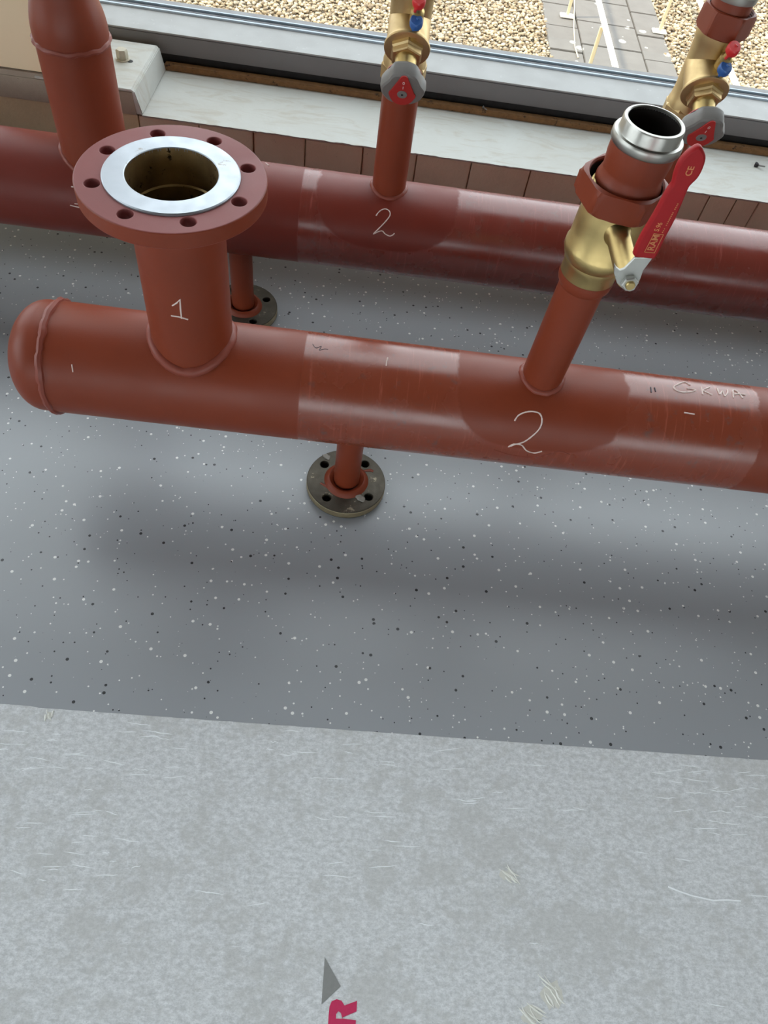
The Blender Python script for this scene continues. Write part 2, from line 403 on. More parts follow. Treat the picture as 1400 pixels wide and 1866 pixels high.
ob('pad_side_coat', hexa([(XBR - 0.003, YL - 0.001), (XBR + 0.009, YL - 0.001), (XBB + 0.009, YP), (XBB - 0.003, YP)], [(XBR - 0.006, YL - 0.001), (XBR - 0.001, YL - 0.001), (XBB + 0.001, YP), (XBB - 0.006, YP)], ZL, ZP - 0.003).mesh('pad_side_coat', 0, 0.0015), 'ledge', cb)
bp = at(224, 108, 2, ZP)
bt = ob('hex_bolt', B().lathe([(0.0100,0.002),(0.0112,0.0035),(0.0112,0.0165),(0.0096,0.0190),(0.0,0.0192)], 6, Matrix.Translation((bp.x, bp.y, ZP)) @ Matrix.Rotation(0.35, 4, 'Z')), 'bolt', cb)
ob('washer', B().lathe([(0.0,0.0),(0.0138,0.0),(0.0138,0.002),(0.0,0.0022)], 28, Matrix.Translation((bp.x, bp.y, ZP))), 'bolt', cb)
ob('slot', B().lathe([(0.0,0.0),(0.0055,0.0),(0.0055,0.0004),(0.0,0.0005)], 20, Matrix.Translation((bp.x + 0.0150, bp.y - 0.004, ZP))), 'black', cb)
cl = empty('column', (-0.68, 0.7, ZP), 'cream painted column face standing on the pad behind the left pipe', 'column'); cl['kind'] = 'structure'
ZCB = at(40, 128, 1, YL + 0.004).z
ob('column_shaft', B().box(-0.745, -0.615, YL + 0.004, 0.81, ZCB, ZC).mesh('column_shaft', 0, 0.003), 'cream', cl)
ob('column_foot_strip', B().box(-0.745, -0.615, YL + 0.002, 0.81, ZP - 0.004, ZCB - 0.0015), 'concrete_grey', cl)

# brown foam strip and black strip painting the shadow gap under the window frame
YFR = 0.8228
struct('trim_1', B().box(XBB + 0.006, X1, 0.801, 0.819, ZL, 0.2975).mesh('trim_1', 0, 0.0015), 'foam', 'brown foam sealing strip along the back of the ledge', 'sealing strip')
struct('gap_shade_strip', B().box(X0, X1, YFR + 0.006, 0.975, ZL, 0.3085), 'gap_shade', 'black painted-shadow strip as gap packing under the window frame', 'shade')

def window(idx, x0, x1, z0, z1, y, inward, label, mull=()):
    """framed fixed window; y is the inside face of the frame, inward = +1 when outside lies at +y"""
    s = inward; e = bpy.data.objects.new('window_%d' % idx, None); COL.objects.link(e); e.location = ((x0+x1)/2, y, z0)
    WORLD[e.name] = Matrix.Translation(e.location); e['kind'] = 'structure'; e['label'] = label; e['category'] = 'window'
    def yb(a, b): return (y + a, y + b) if s > 0 else (y - b, y - a)
    w = 0.038
    bars = [('bottom_rail', x0, x1, z0, z0 + w), ('top_rail', x0, x1, z1 - 0.05, z1), ('side_stile', x0, x0 + 0.05, z0 + w, z1 - 0.05), ('side_stile', x1 - 0.05, x1, z0 + w, z1 - 0.05)]
    for m in mull: bars.append(('mullion', m - 0.03, m + 0.03, z0 + w, z1 - 0.05))
    for n, a, b, c, d in bars:
        ya, yb_ = yb(0.0, 0.15); ob(n, B().box(a, b, ya, yb_, c, d).mesh(n, 0, 0.002), 'frame_dark', e)
    ya, yb_ = yb(0.001, 0.092); ob('frame_top_plate', B().box(x0 + 0.001, x1 - 0.001, ya, yb_, z0 + w, z0 + w + 0.0025), 'frame_sheen', e)
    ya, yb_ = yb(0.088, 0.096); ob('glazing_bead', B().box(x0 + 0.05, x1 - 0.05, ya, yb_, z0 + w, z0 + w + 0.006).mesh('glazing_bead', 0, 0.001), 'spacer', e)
    ya, yb_ = yb(0.104, 0.110); ob('glazing_gasket', B().box(x0 + 0.05, x1 - 0.05, ya, yb_, z0 + w, z0 + w + 0.003), 'frame_dark', e)
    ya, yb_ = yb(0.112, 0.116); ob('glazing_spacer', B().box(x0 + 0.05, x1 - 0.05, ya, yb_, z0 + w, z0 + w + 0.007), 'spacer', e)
    ya, yb_ = yb(0.100, 0.100)
    xs = [x0 + 0.05] + [q for m in mull for q in (m - 0.03, m + 0.03)] + [x1 - 0.05]
    for i in range(0, len(xs), 2):
        ob('pane', B().add([(xs[i], ya, z0 + w), (xs[i+1], ya, z0 + w), (xs[i+1], ya, z1 - 0.05), (xs[i], ya, z1 - 0.05)], [(0, 1, 2, 3)]), 'glass', e)
    return e
window(1, -2.5, 2.9, 0.3085, 3.0, YFR, 1, 'tall window with dark frame, dust and sky sheen painted pale on top, above the ledge, gravel roof outside', (-0.69, 1.95))
struct('ceiling', B().box(X0, X1, YF, YW, ZC, ZC + 0.15), 'ceiling', 'plain pale ceiling above the room', 'ceiling')
struct('wall_head', B().box(X0, X1, YFR, YW, 3.0, ZC), 'wall_white', 'white wall strip above the tall window', 'wall')
WY0, WY1, WZ0, WZ1 = -2.2, 0.40, 0.30, 2.7
struct('wall_left', B().box(X0 - 0.15, X0, YF, YW, 0, WZ0).box(X0 - 0.15, X0, YF, YW, WZ1, ZC).box(X0 - 0.15, X0, YF, WY0, WZ0, WZ1).box(X0 - 0.15, X0, WY1, YW, WZ0, WZ1), 'wall_white', 'white side wall with a tall window left of the room', 'wall')
w3 = bpy.data.objects.new('window_3', None); COL.objects.link(w3); w3.location = (X0, (WY0 + WY1) / 2, WZ0); WORLD[w3.name] = Matrix.Translation(w3.location)
w3['kind'] = 'structure'; w3['label'] = 'tall framed window in the left side wall'; w3['category'] = 'window'
for n_, y0, y1, z0, z1 in (('bottom_rail', WY0, WY1, WZ0, WZ0 + 0.05), ('top_rail', WY0, WY1, WZ1 - 0.05, WZ1), ('side_stile', WY0, WY0 + 0.05, WZ0 + 0.05, WZ1 - 0.05), ('side_stile', WY1 - 0.05, WY1, WZ0 + 0.05, WZ1 - 0.05), ('mullion', -0.93, -0.87, WZ0 + 0.05, WZ1 - 0.05)):
    ob(n_, B().box(X0 - 0.11, X0 - 0.03, y0, y1, z0, z1).mesh(n_, 0, 0.002), 'frame_dark', w3)
for y0, y1 in ((WY0 + 0.05, -0.93), (-0.87, WY1 - 0.05)):
    ob('pane', B().add([(X0 - 0.07, y0, WZ0 + 0.05), (X0 - 0.07, y1, WZ0 + 0.05), (X0 - 0.07, y1, WZ1 - 0.05), (X0 - 0.07, y0, WZ1 - 0.05)], [(0, 1, 2, 3)]), 'glass', w3)
struct('wall_right', B().box(X1, X1 + 0.15, YF, YW, 0, ZC), 'wall_white', 'white side wall right of the room', 'wall')
wf = struct('wall_front', B().box(X0, X1, YF - 0.2, YF, 0, 0.1).box(X0, X1, YF - 0.2, YF, 1.3, ZC).box(X0, X0 + 0.3, YF - 0.2, YF, 0.1, 1.3).box(X1 - 0.3, X1, YF - 0.2, YF, 0.1, 1.3), 'wall_tan', 'tan wall behind the viewer with a low window opening', 'wall')
window(2, X0 + 0.3, X1 - 0.3, 0.1, 1.3, YF - 0.02, -1, 'wide window in the wall behind the viewer', (-1.1, 0.2, 1.5))

# ------------------------------------------------------------------ outside: gravel roof, pavers, guard rails
rd = struct('roof_deck', B().box(-9, 12, YW + 0.05, 22, ZG - 0.35, ZG - 0.02), 'gravel_bed', 'flat gravel roof outside the window', 'roof')
struct('facade_outside', B().box(-9, 12, YW, YW + 0.05, ZG - 0.02, 0.31), 'concrete_grey', 'outer face of the parapet below the window', 'wall')
px = [at(u, v, 2, ZG).x for u, v in ((1003, 110), (1067, 119), (1181, 133), (1238, 145))]
pv = struct('paved_path', B().box(px[0], px[3], 1.2, 12, ZG - 0.03, ZG - 0.012), 'gravel_bed', 'path of grey concrete pavers across the gravel roof', 'path')
y = 2.4; rows = []
while y < 8.2: rows.append(y); y += 0.36
for k in range(3):
    for i, yy in enumerate(rows):
        oy = (0.0, 0.14, 0.05)[k]
        ob('paver', B().box(px[k] + 0.004, px[k+1] - 0.004, yy + oy + 0.004, yy + oy + 0.352, ZG - 0.03, ZG + 0.006 + random.uniform(-0.003, 0.003)).mesh('paver', 0, 0.003), 'paver', pv)
def gravel():
    pts = []
    xs0, xs1, ys0, ys1 = -2.6, 3.6, 3.0, 6.6; sp = 0.0215
    nx = int((xs1 - xs0) / sp); ny = int((ys1 - ys0) / sp)
    gx, gy = np.meshgrid(np.arange(nx) * sp + xs0, np.arange(ny) * sp + ys0)
    gx = gx.ravel() + np.random.uniform(-.011, .011, gx.size); gy = gy.ravel() + np.random.uniform(-.011, .011, gy.size)
    edge = 0.03 * np.sin(gy * 9) * np.sin(gy * 23)
    keep = ~((gx > px[0] + 0.01 + edge * 0.5) & (gx < px[3] - 0.02 + edge)); gx = gx[keep]; gy = gy[keep]; n = gx.size
    ph = (1 + 5 ** .5) / 2
    iv = np.array([(-1,ph,0),(1,ph,0),(-1,-ph,0),(1,-ph,0),(0,-1,ph),(0,1,ph),(0,-1,-ph),(0,1,-ph),(ph,0,-1),(ph,0,1),(-ph,0,-1),(-ph,0,1)]) / np.sqrt(1 + ph * ph)
    fi = np.array([(0,11,5),(0,5,1),(0,1,7),(0,7,10),(0,10,11),(1,5,9),(5,11,4),(11,10,2),(10,7,6),(7,1,8),(3,9,4),(3,4,2),(3,2,6),(3,6,8),(3,8,9),(4,9,5),(2,4,11),(6,2,10),(8,6,7),(9,8,1)])
    a = np.random.uniform(0, 2*np.pi, n); s = np.random.uniform(.009, .0165, n)
    sx = s * np.random.uniform(.9, 1.4, n); sy = s * np.random.uniform(.7, 1.1, n); sz = s * np.random.uniform(.5, .9, n)
    v = iv[None] * np.random.uniform(.82, 1.15, (n, 12, 1)); v = v * np.stack([sx, sy, sz], 1)[:, None]
    tl = np.random.uniform(-.5, .5, n)[:, None]; vy = v[..., 1] * np.cos(tl) - v[..., 2] * np.sin(tl); vz = v[..., 1] * np.sin(tl) + v[..., 2] * np.cos(tl)
    ca, sa = np.cos(a)[:, None], np.sin(a)[:, None]
    X = v[..., 0] * ca - vy * sa + gx[:, None]; Y = v[..., 0] * sa + vy * ca + gy[:, None]; Z = vz + ZG - 0.008 + np.random.uniform(-.006, .01, n)[:, None]
    co = np.stack([X, Y, Z], -1).reshape(-1, 3).astype(np.float32)
    f = (fi[None] + (np.arange(n) * 12)[:, None, None]).reshape(-1).astype(np.int32)
    me = bpy.data.meshes.new('gravel'); me.vertices.add(len(co)); me.vertices.foreach_set('co', co.ravel())
    me.loops.add(len(f)); me.loops.foreach_set('vertex_index', f); nf = len(f) // 3
    me.polygons.add(nf); me.polygons.foreach_set('loop_start', np.arange(0, nf * 3, 3, dtype=np.int32))
    me.update(calc_edges=True); return me
gv = ob('gravel', gravel(), 'gravel'); gv['kind'] = 'stuff'; tag(gv, 'loose warm pale gravel covering the roof outside the window', 'gravel')

ZR = -0.70
def guard(pxs, posts, label, first):
    a = at(*pxs[0], 2, ZR); b = at(*pxs[1], 2, ZR); x = (a.x + b.x) / 2
    e = empty('guard_rail', (x, 4.0, ZG), label, 'guard rail', 'white guard rails on the roof')
    ob('rail', B().box(x - 0.013, x + 0.013, 2.0, 9.0, ZR - 0.015, ZR + 0.01).mesh('rail', 0, 0.004), 'white_rail', e)
    for (xx, yy) in posts:
        ob('post', B().box(xx - 0.010, xx + 0.010, yy - 0.010, yy + 0.010, ZG, ZR - 0.012).mesh('post', 0, 0.003), 'rail_cream', e)
        ob('base_plate', B().box(xx - 0.05, xx + 0.05, yy - 0.03, yy + 0.03, ZG + 0.010, ZG + 0.022).mesh('base_plate', 0, 0.003), 'white_rail', e)
    return e
g1 = at(1025, 32, 2, ZG); g2 = at(1190, 60, 2, ZG); pc = at(1097, 44, 2, ZR)
guard(((1088, 0), (1130, 138)), [(g1.x + 0.03, g1.y), (pc.x + 0.006, pc.y)], 'white guard rail on posts crossing the middle of the paver path', True)
guard(((1283, 25), (1356, 175)), [(g2.x + 0.04, g2.y), (g2.x + 0.04, 3.4)], 'white guard rail on posts over the gravel right of the pavers', False)
# loose cable lying on the pavers
cpts = [at(u, v, 2, ZG + 0.012) for u, v in ((1049, -30), (1047, 10), (1046, 50), (1048, 85), (1054, 105))]
tag(ob('loose_cable', B().tube(cpts, 0.004, 6), 'rail_cream'), 'thin pale cable lying loose on the pavers', 'cable')

# ------------------------------------------------------------------ pipe pieces
XA = Vector((1, 0, 0))
def spline(pts, n=6):
    pts = [Vector(p) for p in pts]; out = []
    for i in range(len(pts) - 1):
        p0 = pts[max(i - 1, 0)]; p1 = pts[i]; p2 = pts[i + 1]; p3 = pts[min(i + 2, len(pts) - 1)]
        for k in range(n):
            t = k / n
            out.append(0.5 * ((2*p1) + (p2-p0)*t + (2*p0-5*p1+4*p2-p3)*t*t + (-p0+3*p1-3*p2+p3)*t**3))
    return out + [pts[-1]]
def stroke(b, pix, p, a, r, w=0.0011, smooth=True):
    q = spline([Vector((u, v, 0)) for u, v in pix], 5) if smooth else [Vector((u, v, 0)) for u, v in pix]
    pts = []
    for s_ in q:
        h, nrm = on_cyl(s_.x, s_.y, p, a, r); pts.append(h + nrm * (w * 0.15))
    b.tube(pts, [w * random.uniform(0.75, 1.1) for _ in pts], 6)
def header(root, y, h, r, xa, xb, mat):
    rot = frame(Vector((0, y, h)), Vector((0, 1, 0)), Vector((0, 0, 1)), XA)
    n = 40; prof = [(r, xa + (xb - xa) * i / n) for i in range(n + 1)]
    hp = ob('header_pipe', B().lathe(prof, 96, rot), mat, root)
    for xe, sg in ((xa, -1), (xb, 1)):
        pr = [(r - 0.0005, xe), (r - 0.0003, xe + sg * 0.018)]
        for k in range(1, 13):
            t = math.pi / 2 * k / 12; pr.append((max(0.0001, (r - 0.0004) * math.cos(t) ** 0.9), xe + sg * (0.018 + 0.048 * math.sin(t))))
        ec = ob('end_cap', B().lathe(pr, 96, rot), 'red', root)
        pts = []; rad = []
        for k in range(90):
            an = 2 * math.pi * k / 90; j = noise.noise((k * 0.31, xe, 1)) * 0.003
            pts.append((xe + j, y + (r - 0.0012) * math.cos(an), h + (r - 0.0012) * math.sin(an))); rad.append(0.0058 + 0.0020 * noise.noise((k * 0.7, 2, xe)))
        ob('weld_bead', B().tube(pts, rad, 8, True, 0.06), 'weld', ec)
    return hp
def branch_weld(root, xc, y, h, R, r, axis=Vector((0, 0, 1)), w=0.0055):
    pts = []; rad = []; n = 72; rr = r - 0.0008
    for k in range(n):
        an = 2 * math.pi * k / n; yy = rr * math.sin(an); z = math.sqrt(max(R * R - yy * yy, 0))
        sh = axis * (z / axis.z)
        pts.append((xc + rr * math.cos(an) + sh.x, y + yy + sh.y, h + z - 0.0010)); rad.append(w * (0.92 + 0.22 * noise.noise((k * 0.35, xc * 9, y))))
    return ob('weld_bead', B().tube(pts, rad, 12, True, 0.03), 'weld', root)
def leg(root, x, y, h, R, ang, sgn):
    zt = h - R + 0.012
    lg = ob('leg', B().lathe([(0.0222, 0.020), (0.0226, 0.024), (0.0226, zt)], 40, Matrix.Translation((x, y, 0))), 'red', root)
    FR = 0.0703; BC = 0.0522; TH = 0.018
    loops = [circle(FR, 72), circle(0.025, 40)] + [circle(0.0078, 24, BC * math.cos(ang + k * math.pi / 2), BC * math.sin(ang + k * math.pi / 2)) for k in range(4)]
    fl = ob('foot_flange', flat(loops, TH - 0.001, 0.0012, Matrix.Translation((x, y, 0.0005)), 'foot_flange'), 'raw_flange', root)
    ob('rim_band', B().lathe([(FR - 0.0006, 0.002), (FR + 0.0003, 0.003), (FR + 0.0003, 0.0150), (FR - 0.0006, 0.0162)], 72, Matrix.Translation((x, y, 0))), 'raw_edge', fl)
    ob('hub_collar', B().lathe([(0.0400, TH - 0.001), (0.0370, TH + 0.003), (0.0350, TH + 0.0065), (0.0310, TH + 0.0085), (0.0270, TH + 0.006), (0.0225, TH + 0.001)], 48, Matrix.Translation((x, y, 0)), rmod=lambda a, z: 1 + 0.015 * math.sin(3 * a + x * 9)), 'red', fl)
    for k in range(4):
        hx, hy = x + BC * math.cos(ang + k * math.pi / 2), y + BC * math.sin(ang + k * math.pi / 2)
        ob('bolt_hole', B().lathe([(0.0079, TH - 0.003), (0.0079, 0.0015), (0.0, 0.0012)], 24, Matrix.Translation((hx, hy, 0))), 'black', fl)
    if sgn:
        for hx, hy, sc in ((x - 0.036 - 0.004, y + 0.036 + 0.012, 0.7), (x + 0.040 - 0.012, y - 0.034 - 0.002, 0.8)):
            bb = B(); mt = Matrix.Translation((hx, hy, TH)); s7 = random.random() * 9
            bb.lathe([(0.0095 * sc, 0.0), (0.0085 * sc, 0.0015), (0.004 * sc, 0.0024), (0.0001, 0.002)], 18, mt, rmod=lambda a, z: 1 + 0.25 * math.sin(2 * a + s7) + 0.12 * math.sin(5 * a))
            ob('mortar_blob', bb, 'mortar', fl)
        # red paint drips on the bare steel
        for pts, w in (((( -0.045, -0.012), (-0.028, -0.021), (-0.02, -0.026)), 0.004), (((0.03, 0.026), (0.042, 0.029), (0.047, 0.027)), 0.0045)):
            bb = B(); bb.tube([(x + q[0], y + q[1], TH - w * 0.72) for q in pts], [w * 0.8, w, w * 0.8], 10); ob('paint_smear', bb, 'red', fl)
    return lg

# ------------------------------------------------------------------ front manifold
mf = empty('pipe_manifold', (0, 0, 0), 'front red oxide header pipe with large open flange, closer to the viewer on the floor', 'pipe manifold', 'red pipe manifolds')
hp = header(mf, 0.0, H1, R1, -0.4470, 1.35, 'red_h1')
for x in (0.0, 1.2): leg(mf, x, 0.0, H1, R1, -0.6306 + math.pi, x == 0)
bz = H1 + R1 - 0.03
b1 = ob('branch_pipe', B().lathe([(RB1, bz), (RB1, ZF - 0.03), (RB1, ZF - 0.018), (RB1 - 0.0034, ZF - 0.018), (RB1 - 0.0036, bz)], 72, Matrix.Translation((XB1, 0, 0)), True), 'red', mf)
branch_weld(b1, XB1, 0, H1, R1, RB1, w=0.0088)
th0 = 1.9758
FLH = [circle(0.0090, 28, 0.090 * math.cos(th0 + k * math.pi / 4), 0.090 * math.sin(th0 + k * math.pi / 4)) for k in range(8)]
fl = ob('flange', flat([circle(0.110, 128), circle(0.0545, 72)] + FLH, 0.0205, 0.0012, Matrix.Translation((XB1, 0, ZF - 0.0205)), 'flange'), 'red_sky_tint', mf)
ob('flange_rim', B().lathe([(0.1098, ZF - 0.0198), (0.1104, ZF - 0.019), (0.1104, ZF - 0.0012), (0.1098, ZF - 0.0004)], 128, Matrix.Translation((XB1, 0, 0))), 'red', fl)
ob('raised_face', B().lathe([(0.0535, ZF - 0.001), (0.0535, ZF + 0.0022), (0.0545, ZF + 0.003), (0.0780, ZF + 0.003), (0.0792, ZF + 0.0018), (0.0792, ZF - 0.001)], 128, Matrix.Translation((XB1, 0, 0))), 'steel_face', fl)
ob('bore_lining', B().lathe([(0.0535, ZF + 0.0020), (0.0535, ZF - 0.045), (0.0518, ZF - 0.047), (0.0518, bz + 0.02)], 96, Matrix.Translation((XB1, 0, 0))), 'bore', fl)
for k in range(8):
    a = th0 + k * math.pi / 4
    ob('bolt_hole', B().lathe([(0.00905, ZF - 0.0012), (0.00905, ZF - 0.0198)], 28, Matrix.Translation((XB1 + 0.09 * math.cos(a), 0.09 * math.sin(a), 0))), 'bore', fl)
A2 = axis_frame(Vector((XB2, 0, H1)), T2)
zl = lambda z: (z - H1) / T2.z
b2 = ob('branch_pipe', B().lathe([(RB2, 0.05), (RB2, zl(0.4945)), (RB2 - 0.003, zl(0.4945)), (RB2 - 0.003, 0.05)], 56, A2, True), 'red', mf)
branch_weld(b2, XB2, 0, H1, R1, RB2, T2, 0.0062)
# writing on the front header
P1 = Vector((0, 0, H1))
bb = B(); stroke(bb, [(938, 767), (945, 757), (958, 751), (972, 750), (984, 754), (988, 766), (984, 780), (972, 793), (955, 805), (938, 810), (927, 814), (937, 809), (951, 811), (960, 821), (974, 825), (988, 822)], P1, XA, R1, 0.0012)
ob('chalk_numeral', bb, 'chalk', hp)
def mark(name, strokes, mat, par, p, a, r, w, smooth=None):
    bb = B()
    for pix in strokes: stroke(bb, pix, p, a, r, w, (len(pix) > 3) if smooth is None else smooth)
    return ob(name, bb, mat, par)
for strokes in ([[(1258,702),(1248,697),(1237,700),(1228,706),(1234,712),(1246,715),(1260,714),(1268,711),(1260,709),(1252,708)]],
                [[(1278,705),(1281,719)], [(1293,706),(1281.5,711.5),(1290,716),(1298,720)]],
                [[(1307,708),(1312,719),(1317,713),(1321,722),(1326,716),(1326,711)]],
                [[(1337,725),(1336,712),(1342,713),(1348,718),(1354,726)], [(1338,719),(1348,718),(1358,720)]]):
    mark('marker_letter', strokes, 'chalk', hp, P1, XA, R1, 0.0013)
for pix in ([(1186,706),(1187,715)], [(1193,707),(1195,714)]): mark('ink_mark', [pix], 'ink', hp, P1, XA, R1, 0.0012)
mark('ink_scribble', [[(570,627),(576,634),(586,631),(582,638),(592,636),(598,637)]], 'ink', hp, P1, XA, R1, 0.0005)
for pix in ([(707,652),(705,658),(704,667)], [(1247,752),(1266,755)], [(131,664),(133,678)]): mark('paint_fleck', [pix], 'white_pen', hp, P1, XA, R1, 0.0010)
for pix in ([(900,819),(920,826),(945,831),(970,833),(1000,828),(1020,822),(1038,828)], [(1118,830),(1128,850),(1137,866)], [(562,780),(580,800),(600,803)]): mark('paint_run', [pix], 'weld', hp, P1, XA, R1, 0.0006)
Pb1 = Vector((XB1, 0, 0)); ZA = Vector((0, 0, 1))
bb = B()
for pix in ([(314,557),(322,552),(328,545),(329,562),(331,580)], [(312,575),(326,577),(343,582)]): stroke(bb, pix, Pb1, ZA, RB1, 0.0011, False)
ob('chalk_numeral', bb, 'chalk', b1)

# ------------------------------------------------------------------ back manifold
mb = empty('pipe_manifold', (0, Y2, 0), 'back red oxide header pipe along the ledge, farther from the viewer', 'pipe manifold', 'red pipe manifolds')
hb = header(mb, Y2, H2, R2, -1.15, 1.35, 'red_h2')
for x in (XF2, 1.22, -1.0): leg(mb, x, Y2, H2, R2, 0.55, False)
bz = H2 + R2 - 0.03
for x, zt in ((XB2B, 0.5005), (XRB, 0.5005)):
    q = ob('branch_pipe', B().lathe([(RB2 - 0.0003, bz), (RB2 - 0.0003, zt), (RB2 - 0.003, zt), (RB2 - 0.003, bz)], 56, Matrix.Translation((x, Y2, 0)), True), 'red', mb)
    branch_weld(q, x, Y2, H2, R2, RB2, w=0.0052)
ZW = 0.502
lp = ob('branch_pipe', B().lathe([(0.0555, bz), (0.0555, ZW)], 72, Matrix.Translation((XL, Y2, 0))), 'red', mb)
branch_weld(lp, XL, Y2, H2, R2, 0.0555, w=0.006)
pts = []; rad = []
for k in range(80):
    an = 2 * math.pi * k / 80; pts.append((XL + 0.0550 * math.cos(an), Y2 + 0.0550 * math.sin(an), ZW + 0.003 * noise.noise((k * .25, 4, 4)))); rad.append(0.0045 + 0.0015 * noise.noise((k * .5, 1, 7)))
ob('weld_bead', B().tube(pts, rad, 8, True, 0.06), 'weld', lp)
pr = [(0.0562, ZW + 0.002), (0.0565, ZW + 0.012)] + [(0.0565 - 0.015 * (0.5 - 0.5 * math.cos(math.pi * k / 10)), ZW + 0.012 + 0.085 * k / 10) for k in range(1, 11)] + [(0.0415, 1.6)]
ob('reducer', B().lathe(pr, 72, Matrix.Translation((XL, Y2, 0))), 'red', lp)
P2 = Vector((0, Y2, H2))
bb = B(); stroke(bb, [(685.5, 393.5), (690, 387), (697, 382), (704, 381), (710, 385), (711, 392), (706, 400), (697, 410), (688, 419), (680.5, 426.5), (690, 422), (697, 421), (702, 426), (710, 430), (716, 428), (719, 425)], P2, XA, R2, 0.0010)
ob('chalk_numeral', bb, 'chalk', hb)
for pix in ([(128,374),(145,378)], [(136,371),(144,372)], [(130,340),(136,341)], [(484,297),(490,302)]): mark('chalk_stroke', [pix], 'chalk', hb, P2, XA, R2, 0.0010)

# ------------------------------------------------------------------ front ball valve with union
va = empty('ball_valve', tuple(A2 @ Vector((0, 0, zl(0.50)))), 'brass ball valve with long red lever and loose red union nut on the front header', 'ball valve')
L = lambda prof: [(r, zl(z)) for r, z in prof]
vb = ob('valve_body', B().lathe(L([(0.0300,0.500),(0.0340,0.502),(0.0350,0.508),(0.0350,0.526),(0.0365,0.529),(0.0365,0.534),(0.0392,0.537),(0.0412,0.542),(0.0425,0.546),(0.0425,0.553),(0.0408,0.556),(0.0408,0.590),(0.0400,0.600),(0.0375,0.615),(0.0375,0.632),(0.034,0.634),(0.026,0.634)]), 72, A2), 'brass', va)
ob('paint_collar', B().lathe(L([(0.0305,0.494),(0.0346,0.500),(0.0355,0.508),(0.0352,0.512)]), 56, A2, rmod=lambda a, z: 1 + 0.004 * math.sin(7 * a)), 'red', vb)
nutM = A2 @ Matrix.Translation((-0.0025, 0.0, zl(0.612))) @ Matrix.Rotation(math.radians(-1.0), 4, 'Y') @ Matrix.Rotation(0.30, 4, 'Z')
def hexnut(rc, h, ri, mtx, n=6):
    b = B(); c = 0.866 * 1.035
    b.lathe([(ri, 0.002), (rc * c, 0.0), (rc * 0.985, 0.004), (rc, 0.006), (rc, h - 0.006), (rc * 0.985, h - 0.004), (rc * c, h)], n, mtx)
    return b
rc = 0.0535
nb = B(); nz = 48
# hex outside blended to a round mouth: one closed lathe with a hexagonal radius law
def hexr(a, k): # radius law of a hexagon with unit corner radius, rounded slightly
    t = (a + math.pi / 6) % (math.pi / 3) - math.pi / 6; return 0.866 / math.cos(t)
def nutmesh(rc, h, ri, mtx, thread=True):
    b = B(); seg = 96; rows = []
    rows += [(ri, 0.003, 0), (rc * 0.84, 0.0, 0), (rc * 0.93, 0.0015, .6), (rc, 0.0055, 1), (rc, h - 0.0055, 1), (rc * 0.93, h - 0.001, .6), (rc * 0.84, h, 0), (ri + 0.0015, h, 0)]
    if thread:
        z = h - 0.002; t = 0
        while z > 0.006: rows.append((ri + (0.0012 if t else 0), z, 0)); z -= 0.0016; t = 1 - t
    vs_ = []; fs = []
    for r, z, k in rows:
        for q in range(seg):
            a = 2 * math.pi * q / seg; rr = r
            if k == 1: rr = r * hexr(a, 0)
            elif k: rr = min(r * 1.0, rc * hexr(a, 0))
            vs_.append(mtx @ Vector((rr * math.cos(a), rr * math.sin(a), z)))
    n = len(rows)
    for i in range(n):
        j = (i + 1) % n
        for q in range(seg):
            l = (q + 1) % seg; fs.append((i*seg+q, i*seg+l, j*seg+l, j*seg+q))
    return b.add(vs_, fs)
un = ob('union_nut', nutmesh(rc, 0.031, 0.0425, nutM).mesh('union_nut', 25), 'red', va)
ob('nut_thread', B().lathe([(0.0423, 0.027), (0.0415, 0.004), (0.036, 0.003)], 56, nutM), 'dark_bore', un)
tp = ob('union_tail', B().lathe(L([(0.026,0.634),(0.0380,0.636),(0.0380,0.640),(0.0370,0.642),(0.0345,0.650),(0.0345,0.654),(0.0352,0.658),(0.0362,0.668),(0.0362,0.684),(0.0345,0.690),(0.0285,0.690),(0.0285,0.634)]), 64, A2, True, rmod=lambda a, z: 1 + 0.010 * max(0, math.cos(8 * a)) ** 4), 'red', va)
ob('steel_ferrule', B().lathe(L([(0.0290,0.682),(0.0380,0.683),(0.0392,0.685),(0.0392,0.6915),(0.0380,0.6935),(0.0345,0.6940),(0.0338,0.6955),(0.0338,0.7060),(0.0328,0.7080),(0.0300,0.7085),(0.0290,0.7075)]), 72, A2, True), 'steel', tp)
ob('tail_bore', B().lathe(L([(0.0291,0.7065),(0.0280,0.690),(0.0280,0.640),(0.0001,0.638)]), 56, A2), 'dark_bore', tp)
ob('valve_seat', B().lathe(L([(0.0410,0.626),(0.0395,0.630),(0.0360,0.6300)]), 48, A2), 'brass', vb)
# stem and lever
S = Vector((math.sin(0.03), -math.cos(0.03), 0.0)); O = A2 @ Vector((0, 0, zl(0.594)))
E1 = Vector((math.cos(0.03), math.sin(0.03), 0)); E2 = ZA
SF = frame(O, E1, E2, S)
ob('stem', B().lathe([(0.0185, 0.030), (0.0150, 0.040), (0.0132, 0.044), (0.0128, 0.114), (0.0120, 0.1165), (0.004, 0.1165)], 48, SF), 'brass', vb)
PLN = O + S * 0.119
def lv(pix, off=0.0):
    out = []
    for u, v in pix:
        q = on_plane(u, v, PLN + S * off, S) - (PLN + S * off); out.append((q.dot(E1), q.dot(E2)))
    return out
def lvm(off): return frame(PLN + S * off, E1, E2, S)
lev = ob('lever', flat([lv([(1120,480),(1123,486),(1130,491),(1138,488),(1157,468),(1190,468),(1172,492),(1167,507),(1156,527),(1147,530),(1136,526),(1124,514),(1119,497)])], 0.003, 0.0006, lvm(-0.0015), 'lever'), 'zinc', va)
